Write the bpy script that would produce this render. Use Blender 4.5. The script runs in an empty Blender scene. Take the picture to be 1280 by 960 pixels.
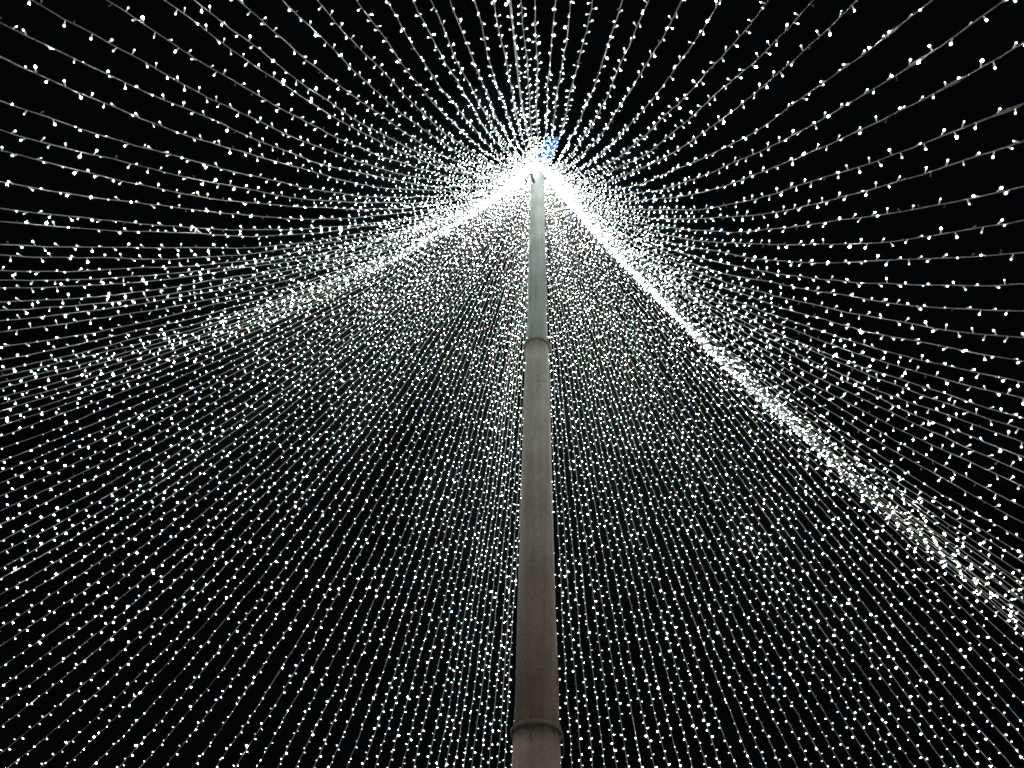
import bpy, bmesh, math, random
import numpy as np
from mathutils import Matrix, Vector

sc = bpy.context.scene
col = sc.collection
rng = np.random.default_rng(11)
random.seed(5)

# ------------------------------------------------------------------ scale and camera
D = 8.0                       # metres from the viewer to the pole
EYE = 1.6                     # eye height
PITCH, YAW, ROLL = 0.81206, 0.04966, 0.03921
LENS_PX = 967.0               # focal length in pixels of a 1280 wide picture
POLE = Vector((0.0, D, 0.0))
APEX = 1.90406                # height of the apex above the eye, in pole distances

cam_data = bpy.data.cameras.new("camera")
cam = bpy.data.objects.new("camera", cam_data)
col.objects.link(cam)
cam.matrix_world = (Matrix.Translation((0, 0, EYE)) @ Matrix.Rotation(YAW, 4, 'Z')
                    @ Matrix.Rotation(math.pi / 2 + PITCH, 4, 'X') @ Matrix.Rotation(ROLL, 4, 'Z'))
cam_data.sensor_width = 36.0
cam_data.lens = 36.0 * LENS_PX / 1280.0
cam_data.clip_start = 0.05
cam_data.clip_end = 2000.0
sc.camera = cam

# ------------------------------------------------------------------ night sky, exposure
w = bpy.data.worlds.new("World")
sc.world = w
w.use_nodes = True
bg = w.node_tree.nodes["Background"]
bg.inputs[0].default_value = (0.55, 0.75, 1.0, 1)
bg.inputs[1].default_value = 0.0016
sc.view_settings.view_transform = 'Standard'
sc.view_settings.look = 'None'
sc.view_settings.exposure = 0.0
sc.view_settings.gamma = 1.0
sc.render.filter_size = 2.25
sc.cycles.max_bounces = 3
sc.cycles.diffuse_bounces = 2
sc.cycles.glossy_bounces = 1
sc.cycles.use_light_tree = True
sc.cycles.sample_clamp_indirect = 2.0
sc.cycles.use_denoising = True
sc.cycles.denoiser = 'OPENIMAGEDENOISE'
sc.cycles.denoising_input_passes = 'RGB_ALBEDO_NORMAL'
sc.cycles.denoising_prefilter = 'NONE'

# ------------------------------------------------------------------ materials
def new_mat(name):
    m = bpy.data.materials.new(name)
    m.use_nodes = True
    nt = m.node_tree
    return m, nt, nt.nodes["Principled BSDF"]

def noise(nt, scale, detail=6.0, rough=0.6, vec=None):
    n = nt.nodes.new("ShaderNodeTexNoise")
    n.inputs["Scale"].default_value = scale
    n.inputs["Detail"].default_value = detail
    n.inputs["Roughness"].default_value = rough
    if vec is not None:
        nt.links.new(vec, n.inputs["Vector"])
    return n

def ramp(nt, fac, stops):
    r = nt.nodes.new("ShaderNodeValToRGB")
    e = r.color_ramp.elements
    while len(e) < len(stops):
        e.new(0.5)
    for k, (p, c) in enumerate(stops):
        e[k].position = p
        e[k].color = (*c, 1)
    nt.links.new(fac, r.inputs[0])
    return r

def mix(nt, fac, a, b, mode='MIX'):
    m = nt.nodes.new("ShaderNodeMix")
    m.data_type = 'RGBA'
    m.blend_type = mode
    if isinstance(fac, float):
        m.inputs[0].default_value = fac
    else:
        nt.links.new(fac, m.inputs[0])
    nt.links.new(a, m.inputs[6])
    nt.links.new(b, m.inputs[7])
    return m.outputs[2]

def bump(nt, bsdf, height, strength, dist=0.01):
    b = nt.nodes.new("ShaderNodeBump")
    b.inputs["Strength"].default_value = strength
    b.inputs["Distance"].default_value = dist
    nt.links.new(height, b.inputs["Height"])
    nt.links.new(b.outputs[0], bsdf.inputs["Normal"])

def pole_mat(name, dark, light, rust_amount, warm_tint=None, z_lo=0.0, z_hi=1.0):
    m, nt, p = new_mat(name)
    tc = nt.nodes.new("ShaderNodeTexCoord")
    fine = noise(nt, 46.0, 8, 0.7, tc.outputs["Object"])
    mp = nt.nodes.new("ShaderNodeMapping")
    mp.inputs["Scale"].default_value = (9.0, 9.0, 0.55)
    nt.links.new(tc.outputs["Object"], mp.inputs["Vector"])
    streak = noise(nt, 1.0, 7, 0.65, mp.outputs[0])
    big = noise(nt, 1.7, 5, 0.6, tc.outputs["Object"])
    grit = noise(nt, 130.0, 4, 0.7, tc.outputs["Object"])
    gritr = ramp(nt, grit.outputs[0], [(0.35, (0.66, 0.64, 0.62)), (0.62, (1, 1, 1))])
    base = ramp(nt, fine.outputs[0], [(0.33, dark), (0.68, light)])
    dirt = ramp(nt, streak.outputs[0], [(0.36, (0.62, 0.56, 0.5)), (0.62, (1, 1, 1))])
    c = base.outputs[0]
    if warm_tint is not None:
        # warm light from low down painted in as brown, streaked, stronger towards the bottom
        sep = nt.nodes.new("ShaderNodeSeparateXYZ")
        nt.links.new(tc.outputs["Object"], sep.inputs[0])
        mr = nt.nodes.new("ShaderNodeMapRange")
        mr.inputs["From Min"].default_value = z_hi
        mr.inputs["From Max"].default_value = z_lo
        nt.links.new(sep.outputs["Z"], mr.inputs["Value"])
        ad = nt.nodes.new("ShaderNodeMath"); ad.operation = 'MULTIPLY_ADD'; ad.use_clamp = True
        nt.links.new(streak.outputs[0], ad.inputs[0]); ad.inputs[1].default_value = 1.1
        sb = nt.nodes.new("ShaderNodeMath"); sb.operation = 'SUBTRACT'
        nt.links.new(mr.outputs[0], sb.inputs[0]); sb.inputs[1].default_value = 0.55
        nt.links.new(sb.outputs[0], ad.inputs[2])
        st = ramp(nt, fine.outputs[0], [(0.33, warm_tint[0]), (0.68, warm_tint[1])])
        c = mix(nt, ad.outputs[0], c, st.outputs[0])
    c = mix(nt, 0.7, c, gritr.outputs[0], 'MULTIPLY')
    c = mix(nt, 0.75, c, dirt.outputs[0], 'MULTIPLY')
    blot = ramp(nt, big.outputs[0], [(0.40, (0.74, 0.70, 0.66)), (0.6, (1, 1, 1))])
    c = mix(nt, 0.8, c, blot.outputs[0], 'MULTIPLY')
    rn = noise(nt, 6.0, 8, 0.7, tc.outputs["Object"])
    rf = ramp(nt, rn.outputs[0], [(0.60, (0, 0, 0)), (0.74, (rust_amount,) * 3)])
    rust = nt.nodes.new("ShaderNodeRGB")
    rust.outputs[0].default_value = (0.14, 0.075, 0.04, 1)
    c = mix(nt, rf.outputs[0], c, rust.outputs[0])
    nt.links.new(c, p.inputs["Base Color"])
    p.inputs["Roughness"].default_value = 0.72
    bump(nt, p, fine.outputs[0], 0.35, 0.004)
    return m

M_BASE = pole_mat("weathered_brown_paint", (0.20, 0.145, 0.11), (0.43, 0.315, 0.24), 0.45)
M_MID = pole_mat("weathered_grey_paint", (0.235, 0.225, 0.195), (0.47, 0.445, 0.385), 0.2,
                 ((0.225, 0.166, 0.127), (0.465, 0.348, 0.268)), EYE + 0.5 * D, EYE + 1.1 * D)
M_TOP = pole_mat("pale_grey_paint", (0.345, 0.395, 0.372), (0.42, 0.48, 0.455), 0.05)
M_COLLAR = pole_mat("rusty_collar_paint", (0.13, 0.092, 0.068), (0.26, 0.19, 0.142), 0.7)

def plain(name, c, rough=0.6, metal=0.0, scale=120.0):
    m, nt, p = new_mat(name)
    tc = nt.nodes.new("ShaderNodeTexCoord")
    n = noise(nt, scale, 4, 0.6, tc.outputs["Object"])
    r = ramp(nt, n.outputs[0], [(0.3, tuple(x * 0.7 for x in c)), (0.7, c)])
    nt.links.new(r.outputs[0], p.inputs["Base Color"])
    p.inputs["Roughness"].default_value = rough
    p.inputs["Metallic"].default_value = metal
    return m

M_WIRE = plain("pale_cable_jacket", (0.31, 0.268, 0.226), 0.5, 0, 9.0)
M_SOCKET = plain("milky_bulb_socket", (0.72, 0.70, 0.66), 0.4, 0, 60.0)
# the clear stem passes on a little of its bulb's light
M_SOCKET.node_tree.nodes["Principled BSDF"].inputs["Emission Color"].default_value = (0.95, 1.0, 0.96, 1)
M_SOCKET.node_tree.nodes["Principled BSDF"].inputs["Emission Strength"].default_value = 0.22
M_DEAD = plain("unlit_bulb_socket", (0.26, 0.17, 0.12), 0.6, 0, 60.0)
M_JOINT = plain("brown_cable_joint", (0.27, 0.165, 0.125), 0.55, 0, 60.0)
M_DARK = plain("blackened_iron", (0.03, 0.032, 0.035), 0.7, 0.0, 40.0)
M_STEEL = plain("galvanised_steel", (0.30, 0.31, 0.32), 0.5, 0.6, 40.0)
M_CABLE = plain("grey_steel_cable", (0.42, 0.42, 0.41), 0.55, 0.2, 40.0)

def bulb_mat():
    m, nt, p = new_mat("lit_white_bulb")
    nt.nodes.remove(p)
    out = nt.nodes["Material Output"]
    em = nt.nodes.new("ShaderNodeEmission")
    geo = nt.nodes.new("ShaderNodeNewGeometry")
    oi = nt.nodes.new("ShaderNodeObjectInfo")
    add = nt.nodes.new("ShaderNodeMath"); add.operation = 'ADD'
    nt.links.new(geo.outputs["Random Per Island"], add.inputs[0])
    nt.links.new(oi.outputs["Random"], add.inputs[1])
    fr = nt.nodes.new("ShaderNodeMath"); fr.operation = 'FRACT'
    nt.links.new(add.outputs[0], fr.inputs[0])
    def power(e, gain):
        a = nt.nodes.new("ShaderNodeMath"); a.operation = 'POWER'
        nt.links.new(fr.outputs[0], a.inputs[0]); a.inputs[1].default_value = e
        b = nt.nodes.new("ShaderNodeMath"); b.operation = 'MULTIPLY'
        nt.links.new(a.outputs[0], b.inputs[0]); b.inputs[1].default_value = gain
        return b.outputs[0]
    # most bulbs are modest, a few (seen down their lens in the photograph) are very bright
    sm = nt.nodes.new("ShaderNodeMath"); sm.operation = 'ADD'
    nt.links.new(power(4.0, BULB_MID), sm.inputs[0])
    nt.links.new(power(16.0, BULB_HI), sm.inputs[1])
    ml = nt.nodes.new("ShaderNodeMath"); ml.operation = 'ADD'
    nt.links.new(sm.outputs[0], ml.inputs[0])
    ml.inputs[1].default_value = BULB_LO
    # slight differences of tint between bulbs
    m7 = nt.nodes.new("ShaderNodeMath"); m7.operation = 'MULTIPLY'
    nt.links.new(fr.outputs[0], m7.inputs[0]); m7.inputs[1].default_value = 37.0
    f2 = nt.nodes.new("ShaderNodeMath"); f2.operation = 'FRACT'
    nt.links.new(m7.outputs[0], f2.inputs[0])
    cr = ramp(nt, f2.outputs[0], [(0.0, (0.40, 0.58, 1.0)), (0.10, (0.86, 0.93, 1.0)), (0.45, (0.82, 1.0, 0.95)), (0.85, (0.95, 1.0, 0.95)), (1.0, (1.0, 0.94, 0.78))])
    nt.links.new(cr.outputs[0], em.inputs[0])
    nt.links.new(ml.outputs[0], em.inputs[1])
    nt.links.new(em.outputs[0], out.inputs[0])
    return m
BULB_LO, BULB_MID, BULB_HI = 5.5, 48.0, 520.0
M_BULB = bulb_mat()

def neon():
    m, nt, p = new_mat("blue_light_tube")
    p.inputs["Base Color"].default_value = (0.02, 0.06, 0.3, 1)
    tc = nt.nodes.new("ShaderNodeTexCoord")
    n = noise(nt, 14.0, 2, 0.5, tc.outputs["Object"])
    r = ramp(nt, n.outputs[0], [(0.4, (0.002, 0.07, 0.62)), (0.66, (0.03, 0.26, 0.95))])
    nt.links.new(r.outputs[0], p.inputs["Emission Color"])
    p.inputs["Emission Strength"].default_value = 1.15
    return m
M_NEON = neon()

# ------------------------------------------------------------------ helpers
def link(name, mesh, parent=None):
    o = bpy.data.objects.new(name, mesh)
    col.objects.link(o)
    if parent is not None:
        o.parent = parent
    return o

def from_bm(name, bm, mat, parent=None, smooth=False):
    me = bpy.data.meshes.new(name)
    bmesh.ops.recalc_face_normals(bm, faces=bm.faces)
    bm.to_mesh(me)
    bm.free()
    me.materials.append(mat)
    if smooth:
        me.polygons.foreach_set("use_smooth", [True] * len(me.polygons))
    return link(name, me, parent)

def from_np(name, verts, faces, mat, smooth=True):
    """faces: (n, k) array, all the same size"""
    me = bpy.data.meshes.new(name)
    k = faces.shape[1]
    me.vertices.add(len(verts))
    me.vertices.foreach_set("co", np.ascontiguousarray(verts, dtype=np.float32).ravel())
    me.loops.add(faces.size)
    me.loops.foreach_set("vertex_index", np.ascontiguousarray(faces, dtype=np.int32).ravel())
    me.polygons.add(len(faces))
    me.polygons.foreach_set("loop_start", np.arange(0, faces.size, k, dtype=np.int32))
    me.polygons.foreach_set("use_smooth", np.full(len(faces), smooth))
    me.update(calc_edges=True)
    me.materials.append(mat)
    return me

def lathe(bm, profile, seg=40, cap=True):
    """profile: list of (radius, z)"""
    rings = []
    for r, z in profile:
        rings.append([bm.verts.new((r * math.cos(2 * math.pi * k / seg), r * math.sin(2 * math.pi * k / seg), z)) for k in range(seg)])
    for a, b in zip(rings, rings[1:]):
        for k in range(seg):
            bm.faces.new((a[k], a[(k + 1) % seg], b[(k + 1) % seg], b[k]))
    if cap:
        bm.faces.new(rings[0][::-1])
        bm.faces.new(rings[-1])

def tube_bm(bm, pts, rad, seg=8):
    pts = [Vector(p) for p in pts]
    rads = rad if isinstance(rad, (list, tuple)) else [rad] * len(pts)
    rings = []
    for i, p in enumerate(pts):
        t = (pts[min(i + 1, len(pts) - 1)] - pts[max(i - 1, 0)]).normalized()
        a = t.orthogonal().normalized() if i == 0 else (a - t * a.dot(t)).normalized()
        b = t.cross(a)
        rings.append([bm.verts.new(p + (a * math.cos(2 * math.pi * k / seg) + b * math.sin(2 * math.pi * k / seg)) * rads[i]) for k in range(seg)])
    for r0, r1 in zip(rings, rings[1:]):
        for k in range(seg):
            bm.faces.new((r0[k], r0[(k + 1) % seg], r1[(k + 1) % seg], r1[k]))
    bm.faces.new(rings[0][::-1])
    bm.faces.new(rings[-1])

def box_bm(bm, size, mat4=Matrix()):
    g = bmesh.ops.create_cube(bm, size=1.0, matrix=mat4 @ Matrix.Diagonal((*size, 1.0)))
    return g["verts"]

def thing(name, label, cat, loc, group=None):
    o = link(name, None)
    o.location = loc
    o["label"] = label
    o["category"] = cat
    if group:
        o["group"] = group
    return o

# ------------------------------------------------------------------ ground
m, nt, p = new_mat("brown_pavers")
tc = nt.nodes.new("ShaderNodeTexCoord")
br = nt.nodes.new("ShaderNodeTexBrick")
br.inputs["Scale"].default_value = 3.0
br.inputs["Color1"].default_value = (0.26, 0.17, 0.115, 1)
br.inputs["Color2"].default_value = (0.33, 0.22, 0.15, 1)
br.inputs["Mortar"].default_value = (0.12, 0.10, 0.08, 1)
nt.links.new(tc.outputs["Object"], br.inputs["Vector"])
gn = noise(nt, 0.8, 6, 0.6, tc.outputs["Object"])
gr = ramp(nt, gn.outputs[0], [(0.3, (0.7, 0.68, 0.66)), (0.7, (1, 1, 1))])
nt.links.new(mix(nt, 0.8, br.outputs[0], gr.outputs[0], 'MULTIPLY'), p.inputs["Base Color"])
p.inputs["Roughness"].default_value = 0.85
bm = bmesh.new()
bmesh.ops.create_grid(bm, x_segments=20, y_segments=20, size=400.0)
ground = from_bm("ground", bm, m)
ground["kind"] = "structure"

# ------------------------------------------------------------------ the pole
pole = thing("steel_pole", "tall weathered tapered metal pole with two collars rising to the bright apex", "pole", POLE)
pole.rotation_euler.y = -0.0022        # it leans a hair to the left
Z_COLLAR = (EYE + 0.4095 * D, EYE + 1.159 * D)       # lower and upper collar
Z_TOP = EYE + 1.864 * D
R1a, R1b = 0.0307 * D, 0.0299 * D                   # below the lower collar
R2a, R2b = 0.0281 * D, 0.0228 * D
R3a, R3b = 0.0207 * D, 0.0176 * D

bm = bmesh.new(); lathe(bm, [(R1a + 0.012, 0.02), (R1a + 0.004, 1.0), (R1a, 3.0), (R1b, Z_COLLAR[0] - 0.02)], 48)
from_bm("pole_section", bm, M_BASE, pole, True)
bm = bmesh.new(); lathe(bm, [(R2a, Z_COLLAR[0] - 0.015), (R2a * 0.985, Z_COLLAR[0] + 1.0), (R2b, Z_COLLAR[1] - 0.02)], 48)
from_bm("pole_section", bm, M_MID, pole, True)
bm = bmesh.new(); lathe(bm, [(R3a, Z_COLLAR[1] - 0.015), (R3b, Z_TOP)], 40)
from_bm("pole_section", bm, M_TOP, pole, True)
bm = bmesh.new(); lathe(bm, [(R1a + 0.22, 0.004), (R1a + 0.22, 0.03), (R1a + 0.014, 0.034), (R1a + 0.014, 0.06)], 32)
from_bm("base_plate", bm, M_COLLAR, pole)

def collar(z, r_up, r_low, r_out, n_bolt, skirt, mat):
    bm = bmesh.new()
    # a flared skirt over the joint, ending in a thin overhanging lip
    lathe(bm, [(r_up + 0.004, z + skirt), (r_up + 0.012, z + skirt * 0.55), (r_out - 0.012, z + 0.035), (r_out, z + 0.018),
               (r_out, z - 0.012), (r_out - 0.012, z - 0.014), (r_low + 0.016, z + 0.012), (r_low + 0.006, z + 0.012)], 56, cap=False)
    c = from_bm("collar", bm, mat, pole, True)
    for k in range(n_bolt):
        a = 2 * math.pi * (k + 0.35 + 0.25 * math.sin(7.3 * k)) / n_bolt
        ln = 0.05 + 0.07 * abs(math.sin(3.1 * k)) ** 2
        bm = bmesh.new()
        rr = r_low + (r_out - r_low) * 0.5
        lathe(bm, [(0.0075, -ln), (0.0075, 0.004)], 8)
        lathe(bm, [(0.013, -ln * 0.55), (0.013, -ln * 0.3)], 6)
        b = from_bm("bolt", bm, M_COLLAR, c)
        b.location = (rr * math.cos(a), rr * math.sin(a), z)
    return c

low_collar = collar(Z_COLLAR[0], R2a, R1b, 0.0330 * D, 14, 0.06, M_COLLAR)
collar(Z_COLLAR[1], R3a, R2b, 0.0270 * D, 12, 0.03, M_COLLAR)
# loose strap ends under the lower collar
bm = bmesh.new()
xr = -0.009 * D
yy = -math.sqrt((0.0322 * D) ** 2 - xr ** 2)
tube_bm(bm, [(xr, yy, Z_COLLAR[0] + 0.01), (xr + 0.006, yy + 0.004, Z_COLLAR[0] - 0.08), (xr + 0.02, yy + 0.002, Z_COLLAR[0] - 0.17)], 0.0075, 6)
from_bm("strap_end", bm, M_COLLAR, pole)
bm = bmesh.new()
for k in range(9):
    t = k / 8.0
    a = -0.62 + 0.35 * t
    r = 0.0350 * D + 0.012 * math.sin(t * 3.1)
    z = Z_COLLAR[0] + 0.02 - 0.26 * t ** 1.2
    v = [bm.verts.new((math.cos(a) * q, math.sin(a) * q, z + dz)) for q, dz in ((r, 0.02), (r + 0.006, 0.02), (r + 0.006, -0.02), (r, -0.02))]
    if k:
        for j in range(4):
            bm.faces.new((pv[j], pv[(j + 1) % 4], v[(j + 1) % 4], v[j]))
    pv = v
from_bm("strap_end", bm, M_COLLAR, pole)
# thin seam crack above the lower collar
bm = bmesh.new()
xr = -0.0125 * D * 0.9
yy = -math.sqrt((R2a + 0.001) ** 2 - xr ** 2)
tube_bm(bm, [(xr - 0.006, yy + 0.002, Z_COLLAR[0] + 0.11), (xr, yy, Z_COLLAR[0] + 0.2), (xr + 0.006, yy - 0.001, Z_COLLAR[0] + 0.3)], [0.006, 0.007, 0.003], 6)
from_bm("weld_seam", bm, M_COLLAR, pole)
# ring that carries the strings, cap and the bracket on its left
bm = bmesh.new(); lathe(bm, [(R3b + 0.001, Z_TOP - 0.12), (R3b + 0.012, Z_TOP - 0.1), (R3b + 0.012, Z_TOP + 0.01), (0.02, Z_TOP + 0.04)], 40)
from_bm("cap", bm, M_TOP, pole, True)
RING_R, RING_Z = 0.20, EYE + (APEX - 0.035) * D
bm = bmesh.new()
N = 48
tube_bm(bm, [(RING_R * math.cos(2 * math.pi * k / N), RING_R * math.sin(2 * math.pi * k / N), RING_Z + 0.0) for k in range(N + 1)], 0.009, 8)
for k in range(6):
    a = 2 * math.pi * k / 6 + 0.3
    tube_bm(bm, [(0.1 * math.cos(a), 0.1 * math.sin(a), Z_TOP), (RING_R * math.cos(a), RING_R * math.sin(a), RING_Z)], 0.007, 6)
from_bm("hanging_ring", bm, M_TOP, pole)
bm = bmesh.new()
zb = EYE + 1.7455 * D
tube_bm(bm, [(-0.06, -0.10, zb + 0.34), (-0.13, -0.34, zb + 0.28), (-0.19, -0.42, zb + 0.2), (-0.235, -0.43, zb + 0.1)], 0.028, 8)
tube_bm(bm, [(-0.235, -0.43, zb + 0.14), (-0.25, -0.43, zb), (-0.205, -0.42, zb - 0.2)], [0.034, 0.034, 0.022], 8)
bk = from_bm("bracket", bm, M_DARK, pole)
bm = bmesh.new()
tube_bm(bm, [(-0.215 + 0.045 * math.cos(q), -0.44, zb + 0.03 + 0.075 * math.sin(q)) for q in [2 * math.pi * k / 14 for k in range(15)]], 0.016, 6)
from_bm("hook", bm, M_DARK, bk)

# ------------------------------------------------------------------ blue ornament above the pole top
topper = thing("pole_topper", "blue glowing ornament of slanted light tubes at the very top of the pole", "ornament", (0.0, D, RING_Z + 0.05))
TOP_TUBES = [((-0.08, 0.6), (0.232, 1.6), 0.034), ((0.032, 0.6), (0.395, 1.56), 0.038), ((0.1, 0.52), (0.425, 1.36), 0.034), ((0.13, 0.42), (0.37, 1.08), 0.026), ((-0.15, 0.5), (0.01, 0.98), 0.03)]
for (x0, z0), (x1, z1), r in TOP_TUBES:
    bm = bmesh.new()
    tube_bm(bm, [(x0, 0.0, z0), (x0 + (x1 - x0) * 0.5 + 0.015, -0.03, z0 + (z1 - z0) * 0.5), (x1, 0.0, z1)], [r, r * 1.05, r * 0.6], 8)
    from_bm("light_tube", bm, M_NEON, topper, True)
bm = bmesh.new()
tube_bm(bm, [(0, 0.05, -0.35), (0, 0.05, 0.3), (0.06, 0.05, 0.7), (0.3, 0.05, 1.3)], 0.018, 6)
tube_bm(bm, [(-0.1, 0.05, 0.7), (0.2, 0.05, 0.62)], 0.014, 6)
from_bm("bracket", bm, M_STEEL, topper)

# ------------------------------------------------------------------ the string lights
# Azimuth (degrees about the pole, 0 = away from the viewer) of every string.
AZ = [-179.75, -178.87, -178.06, -177.09, -175.85, -174.51, -173.36, -172.42, -170.97, -169.56, -168.04, -166.76, -165.36, -164.08, -163.33, -162.04, -160.68, -159.52, -158.37, -156.85, -155.75, -154.7, -153.4, -151.97, -151.31, -149.94, -149.07, -148.07, -147.33, -146.75, -145.57, -144.75, -143.85, -142.54, -140.81, -139.07, -137.24, -135.95, -134.51, -132.9, -130.89, -128.5, -125.66, -122.59, -119.32, -115.6, -112.02, -109.04, -106.63, -104.85, -102.56, -100.38, -98.58, -96.57, -94.98, -93.35, -92.2, -90.54, -89.08, -87.28, -85.45, -83.5, -81.6, -79.87, -78.09, -75.71, -73.88, -71.41, -69.46, -66.93, -64.18, -61.7, -58.89, -55.4, -52.15, -49.5, -46.53, -43.59, -40.84, -38.47, -35.96, -33.41, -31.08, -29.22, -27.08, -24.89, -22.92, -20.69, -19.06, -17.56, -16.09, -14.41, -12.81, -11.33, -9.5, -7.96, -6.72, -5.07, 4.86, 6.91, 8.97, 11.16, 13.44, 15.75, 18.03, 20.36, 22.56, 25.04, 27.1, 29.26, 31.51, 33.7, 36.08, 38.55, 40.65, 42.89, 45.39, 47.59, 50.0, 52.51, 54.97, 57.77, 60.03, 62.45, 64.95, 67.59, 70.77, 73.17, 76.03, 79.07, 82.26, 85.21, 88.35, 91.42, 94.96, 98.9, 103.41, 108.49, 113.66, 118.15, 120.19, 122.02, 125.35, 126.88, 128.21, 130.62, 131.78, 132.75, 134.77, 135.91, 136.85, 138.59, 140.04, 141.41, 143.48, 144.97, 146.45, 147.68, 148.73, 149.53, 150.47, 151.05, 152.11, 152.96, 154.06, 155.06, 156.17, 157.17, 158.29, 159.36, 160.47, 161.61, 162.62, 163.94, 165.01, 166.11, 167.49, 168.58, 169.73, 171.16, 172.65, 174.0, 175.27, 176.92, 178.13, 179.1]
# the slope at the apex and the sag vary round the perimeter
CA = [2.6545, 0.138, 0.216, -0.0172, -0.1911, 0.1717, 0.0428, -0.1624, 0.0404, 0.1114, -0.0112]
CB = [0.8505, 0.0324, -0.0887, 0.0296, -0.1184, -0.0238, 0.0985, -0.1792, -0.0118, 0.0249, -0.0405]

def slope_sag(az):
    f = [1.0]
    for k in (1, 2, 3, 4, 5):
        f += [math.cos(k * az), math.sin(k * az)]
    return sum(c * x for c, x in zip(CA, f)), sum(c * x for c, x in zip(CB, f))

CAM_INV = np.array(cam.matrix_world.inverted())
def project(P):
    """picture position (1280 wide) and depth of world points"""
    q = P @ CAM_INV[:3, :3].T + CAM_INV[:3, 3]
    dep = -q[:, 2]
    ok = dep > 0.05
    dd = np.where(ok, dep, 1.0)
    x = np.where(ok, 640 + LENS_PX * q[:, 0] / dd, -9999)
    y = np.where(ok, 480 - LENS_PX * q[:, 1] / dd, -9999)
    return x, y, dep

def string_path(az_deg):
    az = math.radians(az_deg)
    a, b = slope_sag(az)
    r = np.linspace(RING_R / D * 0.9, 1.62, 900)
    z = APEX - a * (r - 0.0) + b * r * r
    sl = -a + 2 * b * r
    stop = np.where((z * D + EYE < 0.9) | (sl > -0.30))[0]
    e = stop[0] if len(stop) else len(r)
    r, z = r[:e], z[:e]
    P = np.stack([np.sin(az) * r * D, D + np.cos(az) * r * D, EYE + z * D], 1)
    P0 = np.array([[np.sin(az) * RING_R, D + np.cos(az) * RING_R, RING_Z]])
    P = np.concatenate([P0, P[r * D > RING_R + 0.03]])
    # resample by length, then let the cable wander a little
    L = np.concatenate([[0], np.cumsum(np.linalg.norm(np.diff(P, axis=0), axis=1))])
    n = int(L[-1] / 0.16)
    s = np.linspace(0, L[-1], n + 1)
    P = np.stack([np.interp(s, L, P[:, k]) for k in range(3)], 1)
    fade = np.clip(s / 2.0, 0, 1)[:, None]
    wob = np.zeros_like(P)
    for wl, amp in ((3.1, 0.008), (1.1, 0.0035), (0.42, 0.002)):
        for k in range(3):
            wob[:, k] += amp * np.sin(2 * np.pi * s / (wl * rng.uniform(0.8, 1.25)) + rng.uniform(0, 6.28))
    return P + wob * fade, s

def frames(P):
    T = np.gradient(P, axis=0)
    T /= np.linalg.norm(T, axis=1)[:, None]
    up = np.array([0.0, 0.0, 1.0])
    S = np.cross(T, up); S /= np.linalg.norm(S, axis=1)[:, None]
    return T, S, np.cross(S, T)

def wire_mesh(P, rad=0.0033, seg=5):
    T, S, U = frames(P)
    n = len(P)
    ang = 2 * np.pi * np.arange(seg) / seg
    tw = np.arange(n)[:, None] * 0.9
    V = (P[:, None, :] + rad * (np.cos(ang + tw)[:, :, None] * S[:, None, :] + np.sin(ang + tw)[:, :, None] * U[:, None, :])).reshape(-1, 3)
    # the rings must not twist away from each other, so use the untwisted angle
    V = (P[:, None, :] + rad * (np.cos(ang)[None, :, None] * S[:, None, :] + np.sin(ang)[None, :, None] * U[:, None, :])).reshape(-1, 3)
    i = np.arange(n - 1)[:, None] * seg
    k = np.arange(seg)[None, :]
    F = np.stack([i + k, i + (k + 1) % seg, i + seg + (k + 1) % seg, i + seg + k], 2).reshape(-1, 4)
    return V, F

def unit_sphere(seg, rings):
    V = [(0, 0, -1)]
    for j in range(1, rings):
        t = math.pi * j / rings
        for k in range(seg):
            V.append((math.sin(t) * math.cos(2 * math.pi * k / seg), math.sin(t) * math.sin(2 * math.pi * k / seg), -math.cos(t)))
    V.append((0, 0, 1))
    F = []
    for k in range(seg):
        F.append((0, 1 + (k + 1) % seg, 1 + k))
    for j in range(rings - 2):
        b = 1 + j * seg
        for k in range(seg):
            F.append((b + k, b + (k + 1) % seg, b + seg + (k + 1) % seg))
            F.append((b + k, b + seg + (k + 1) % seg, b + seg + k))
    l = len(V) - 1
    b = 1 + (rings - 2) * seg
    for k in range(seg):
        F.append((b + k, b + (k + 1) % seg, l))
    return np.array(V, float), np.array(F)

def unit_socket(seg):
    # a stem that widens into the cup under the bulb; z = 0 at the wire, 1 at the cup
    prof = [(0.0026, 0.0), (0.0029, 0.45), (0.0050, 0.95), (0.0045, 1.0)]
    V, F = [], []
    for r, z in prof:
        for k in range(seg):
            V.append((r * math.cos(2 * math.pi * k / seg), r * math.sin(2 * math.pi * k / seg), z))
    for j in range(len(prof) - 1):
        for k in range(seg):
            a, b = j * seg + k, j * seg + (k + 1) % seg
            F.append((a, b, b + seg)); F.append((a, b + seg, a + seg))
    t = (len(prof) - 1) * seg
    for k in range(1, seg - 1):
        F.append((t, t + k, t + k + 1))
    return np.array(V, float), np.array(F)

BULB_R, STEM = 0.0052, 0.023
SPH_V, SPH_F = unit_sphere(5, 4)
SPH_V = SPH_V * np.array([BULB_R, BULB_R, BULB_R * 1.25])
SOC_V, SOC_F = unit_socket(5)
SOC_V = SOC_V * np.array([1, 1, STEM])
FINE_V, FINE_F = unit_sphere(10, 7)
FINE_BULB = from_np("bulb", FINE_V * np.array([BULB_R, BULB_R, BULB_R * 1.25]), FINE_F, M_BULB)
fv, ff = unit_socket(9)
FINE_SOCKET = from_np("socket", fv * np.array([1, 1, STEM]), ff, M_SOCKET)

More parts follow.
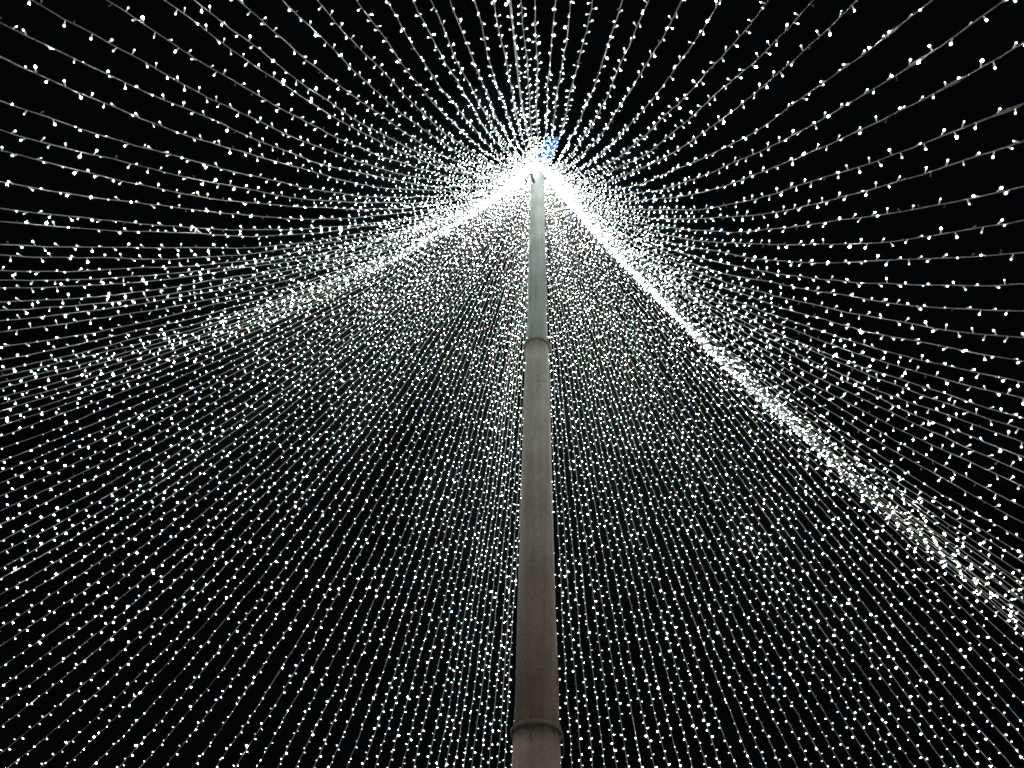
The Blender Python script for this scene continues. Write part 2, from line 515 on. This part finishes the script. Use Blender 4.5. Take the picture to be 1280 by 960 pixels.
def stamp(V, F, M, O):
    """copies of (V, F) with 3x3 matrices M and origins O"""
    n = len(O)
    W = np.einsum('nij,vj->nvi', M, V) + O[:, None, :]
    G = F[None] + (np.arange(n) * len(V))[:, None, None]
    return W.reshape(-1, 3), G.reshape(-1, F.shape[1])

strings = []
for az in AZ:
    P, s = string_path(az)
    x, y, dep = project(P)
    inside = (x > 0) & (x < 1280) & (y > 0) & (y < 960) & (dep > 0.05)
    k = np.where(inside)[0].max()
    k2 = min(k + 1, len(P) - 1)
    # where the string leaves the picture
    def cross(c0, c1, lim): return (lim - c0) / (c1 - c0) if c1 != c0 else 2.0
    ex = min([(cross(x[k], x[k2], 0), 'left') if x[k2] < 0 else (9, ''), (cross(x[k], x[k2], 1280), 'right') if x[k2] > 1280 else (9, ''),
              (cross(y[k], y[k2], 0), 'top') if y[k2] < 0 else (9, ''), (cross(y[k], y[k2], 960), 'bottom') if y[k2] > 960 else (9, '')])
    strings.append(dict(az=az, P=P, s=s, edge=ex[1] or 'bottom', ex=x[k] + (x[k2] - x[k]) * min(ex[0], 1), ey=y[k] + (y[k2] - y[k]) * min(ex[0], 1)))

ONES = ["", "first", "second", "third", "fourth", "fifth", "sixth", "seventh", "eighth", "ninth", "tenth", "eleventh", "twelfth", "thirteenth",
        "fourteenth", "fifteenth", "sixteenth", "seventeenth", "eighteenth", "nineteenth"]
TENS = {2: ("twentieth", "twenty"), 3: ("thirtieth", "thirty"), 4: ("fortieth", "forty"), 5: ("fiftieth", "fifty"), 6: ("sixtieth", "sixty"), 7: ("seventieth", "seventy")}
def ordinal(n):
    if n < 20: return ONES[n]
    t, o = divmod(n, 10)
    return TENS[t][0] if o == 0 else TENS[t][1] + "-" + ONES[o]

POLE_X = 671.5
def rank(sel, key):
    for n, q in enumerate(sorted(sel, key=key)):
        q['rank'] = n + 1
rank([q for q in strings if q['edge'] == 'top'], lambda q: q['ex'])
rank([q for q in strings if q['edge'] == 'left'], lambda q: q['ey'])
rank([q for q in strings if q['edge'] == 'right'], lambda q: q['ey'])
rank([q for q in strings if q['edge'] == 'bottom' and q['ex'] < POLE_X], lambda q: -q['ex'])
rank([q for q in strings if q['edge'] == 'bottom' and q['ex'] >= POLE_X], lambda q: q['ex'])

def string_label(q):
    n = ordinal(q['rank'])
    if q['edge'] == 'top':
        return f"white fairy light string overhead, {n} from the left along the photo's top edge"
    if q['edge'] == 'left':
        return f"white fairy light string running off the left edge, {n} from the top corner"
    if q['edge'] == 'right':
        return f"white fairy light string running off the right edge, {n} from the top corner"
    side = 'left' if q['ex'] < POLE_X else 'right'
    return f"white fairy light string behind the pole, {n} to its {side} along the bottom edge"

GROUP = "strings of white fairy lights fanned out from the pole top"
JOINT_S = 1.65 * D       # how far down the cable the plug joint sits
near = []                     # bulbs that show largest: objects of their own
for q in strings:
    P, s = q['P'], q['s']
    root = thing("string_light", string_label(q), "string light", tuple(P[0]), GROUP)
    q['root'] = root
    O = np.array(P[0])
    V, F = wire_mesh(P - O)
    link("wire", from_np("wire", V, F, M_WIRE), root)
    # bulbs: alternating sides, slightly irregular
    step = 0.090
    n = int((s[-1] - 0.10) / step)
    bs = 0.06 + step * (np.arange(n) + rng.uniform(-0.28, 0.28, n)) + rng.uniform(0, step)
    bs = np.clip(bs, 0.02, s[-1] - 0.02)
    C = np.stack([np.interp(bs, s, P[:, k]) for k in range(3)], 1)
    T, S, U = frames(P)
    Tb = np.stack([np.interp(bs, s, T[:, k]) for k in range(3)], 1)
    Sb = np.stack([np.interp(bs, s, S[:, k]) for k in range(3)], 1)
    Ub = np.cross(Sb, Tb)
    ang = rng.uniform(0, 6.28) + np.pi * np.arange(n) + rng.normal(0, 0.55, n)
    tilt = rng.normal(0.15, 0.35, n)
    R = np.cos(ang)[:, None] * Sb + np.sin(ang)[:, None] * Ub
    Zx = R * np.cos(tilt)[:, None] + Tb * np.sin(tilt)[:, None]
    Zx /= np.linalg.norm(Zx, axis=1)[:, None]
    Xx = np.cross(Zx, Tb + 0.01); Xx /= np.linalg.norm(Xx, axis=1)[:, None]
    Yx = np.cross(Zx, Xx)
    M = np.stack([Xx, Yx, Zx], 2)
    base = C + Zx * 0.003
    sc_b = np.clip(np.exp(rng.normal(-0.03, 0.25, n)), 0.55, 1.6)
    # far-side bulbs are enlarged towards their lower ends; the size stands in for bloom
    far = np.clip((150.0 - abs(q['az'])) / 50.0, 0, 1)
    sc_b = sc_b * (0.88 + far * (0.12 + 0.42 * np.clip((bs - 4.0) / 6.0, 0, 1)))
    dead = rng.uniform(size=n) < 0.07
    head = base + Zx * (STEM + BULB_R * 0.95)
    x, y, dep = project(head)
    px = LENS_PX * BULB_R * 2 / np.maximum(dep, 0.1)
    infr = (x > -5) & (x < 1285) & (y > -5) & (y < 965) & (dep > 0)
    q.update(M=M, base=base, head=head, scb=sc_b, dead=dead, px=np.where(infr & ~dead, px, 0))
allpx = np.concatenate([q['px'] for q in strings])
PX_MIN = np.sort(allpx)[-1200]
for q in strings:
    root, O = q['root'], np.array(q['P'][0])
    M, base, head, scb, dead = q['M'], q['base'] - O, q['head'] - O, q['scb'], q['dead']
    big = (q['px'] >= PX_MIN) & ~dead
    few = ~big & ~dead
    V, F = stamp(SPH_V, SPH_F, M[few] * scb[few][:, None, None], head[few])
    o = link("bulb_chain", from_np("bulb_chain", V, F, M_BULB), root); o["kind"] = "stuff"
    V, F = stamp(SOC_V, SOC_F, M[few], base[few])
    o = link("socket_row", from_np("socket_row", V, F, M_SOCKET), root); o["kind"] = "stuff"
    if dead.any():
        V, F = stamp(SOC_V, SOC_F, M[dead], base[dead])
        o = link("unlit_socket_row", from_np("unlit_socket_row", V, F, M_DEAD), root); o["kind"] = "stuff"
    for k in np.where(big)[0]:
        m4 = Matrix([[*(M[k][r] * scb[k]), head[k][r]] for r in range(3)] + [[0, 0, 0, 1]])
        b = link("bulb", FINE_BULB, root)
        b.matrix_local = m4
        c = link("socket", FINE_SOCKET, b)
        c.location = (0, 0, -(STEM + BULB_R * 0.95) / scb[k])
        c.scale = (1 / scb[k],) * 3
    # the plug joint where two lengths of cable meet
    sj = JOINT_S + 0.25 - 0.09 * (q['az'] - 162.6) + rng.uniform(-0.12, 0.12)
    if 0 < q['az'] < 140: sj = JOINT_S + rng.uniform(-0.3, 0.3)
    if q['az'] < -100: sj = JOINT_S + 2.2
    elif abs(q['az']) < 100: sj -= rng.uniform(0.0, 5.0)
    if sj < q['s'][-1] - 0.3:
        jj = np.linspace(sj - 0.085, sj + 0.085, 7)
        J = np.stack([np.interp(jj, q['s'], q['P'][:, k]) for k in range(3)], 1) - O
        bm = bmesh.new()
        tube_bm(bm, [tuple(v) for v in J], [0.0038, 0.0056, 0.008, 0.009, 0.008, 0.0056, 0.0038], 8)
        from_bm("plug_joint", bm, M_JOINT, root, True)

# ------------------------------------------------------------------ one bare stay cable among the overhead strings
P, s = string_path(-178.05)
P = P[::4]
root = thing("stay_cable", "bare grey stay cable without bulbs among the strings above the pole top", "cable", tuple(P[0]))
V, F = wire_mesh(P - P[0] + np.array([0, 0, 0.02]), 0.0055, 6)
link("wire_rope", from_np("wire_rope", V, F, M_CABLE), root)
bm = bmesh.new()
d = P[1] - P[0]
tube_bm(bm, [tuple(d * 0.05), tuple(d * 0.25), tuple(d * 0.5)], [0.012, 0.018, 0.012], 8)
from_bm("turnbuckle", bm, M_STEEL, root)
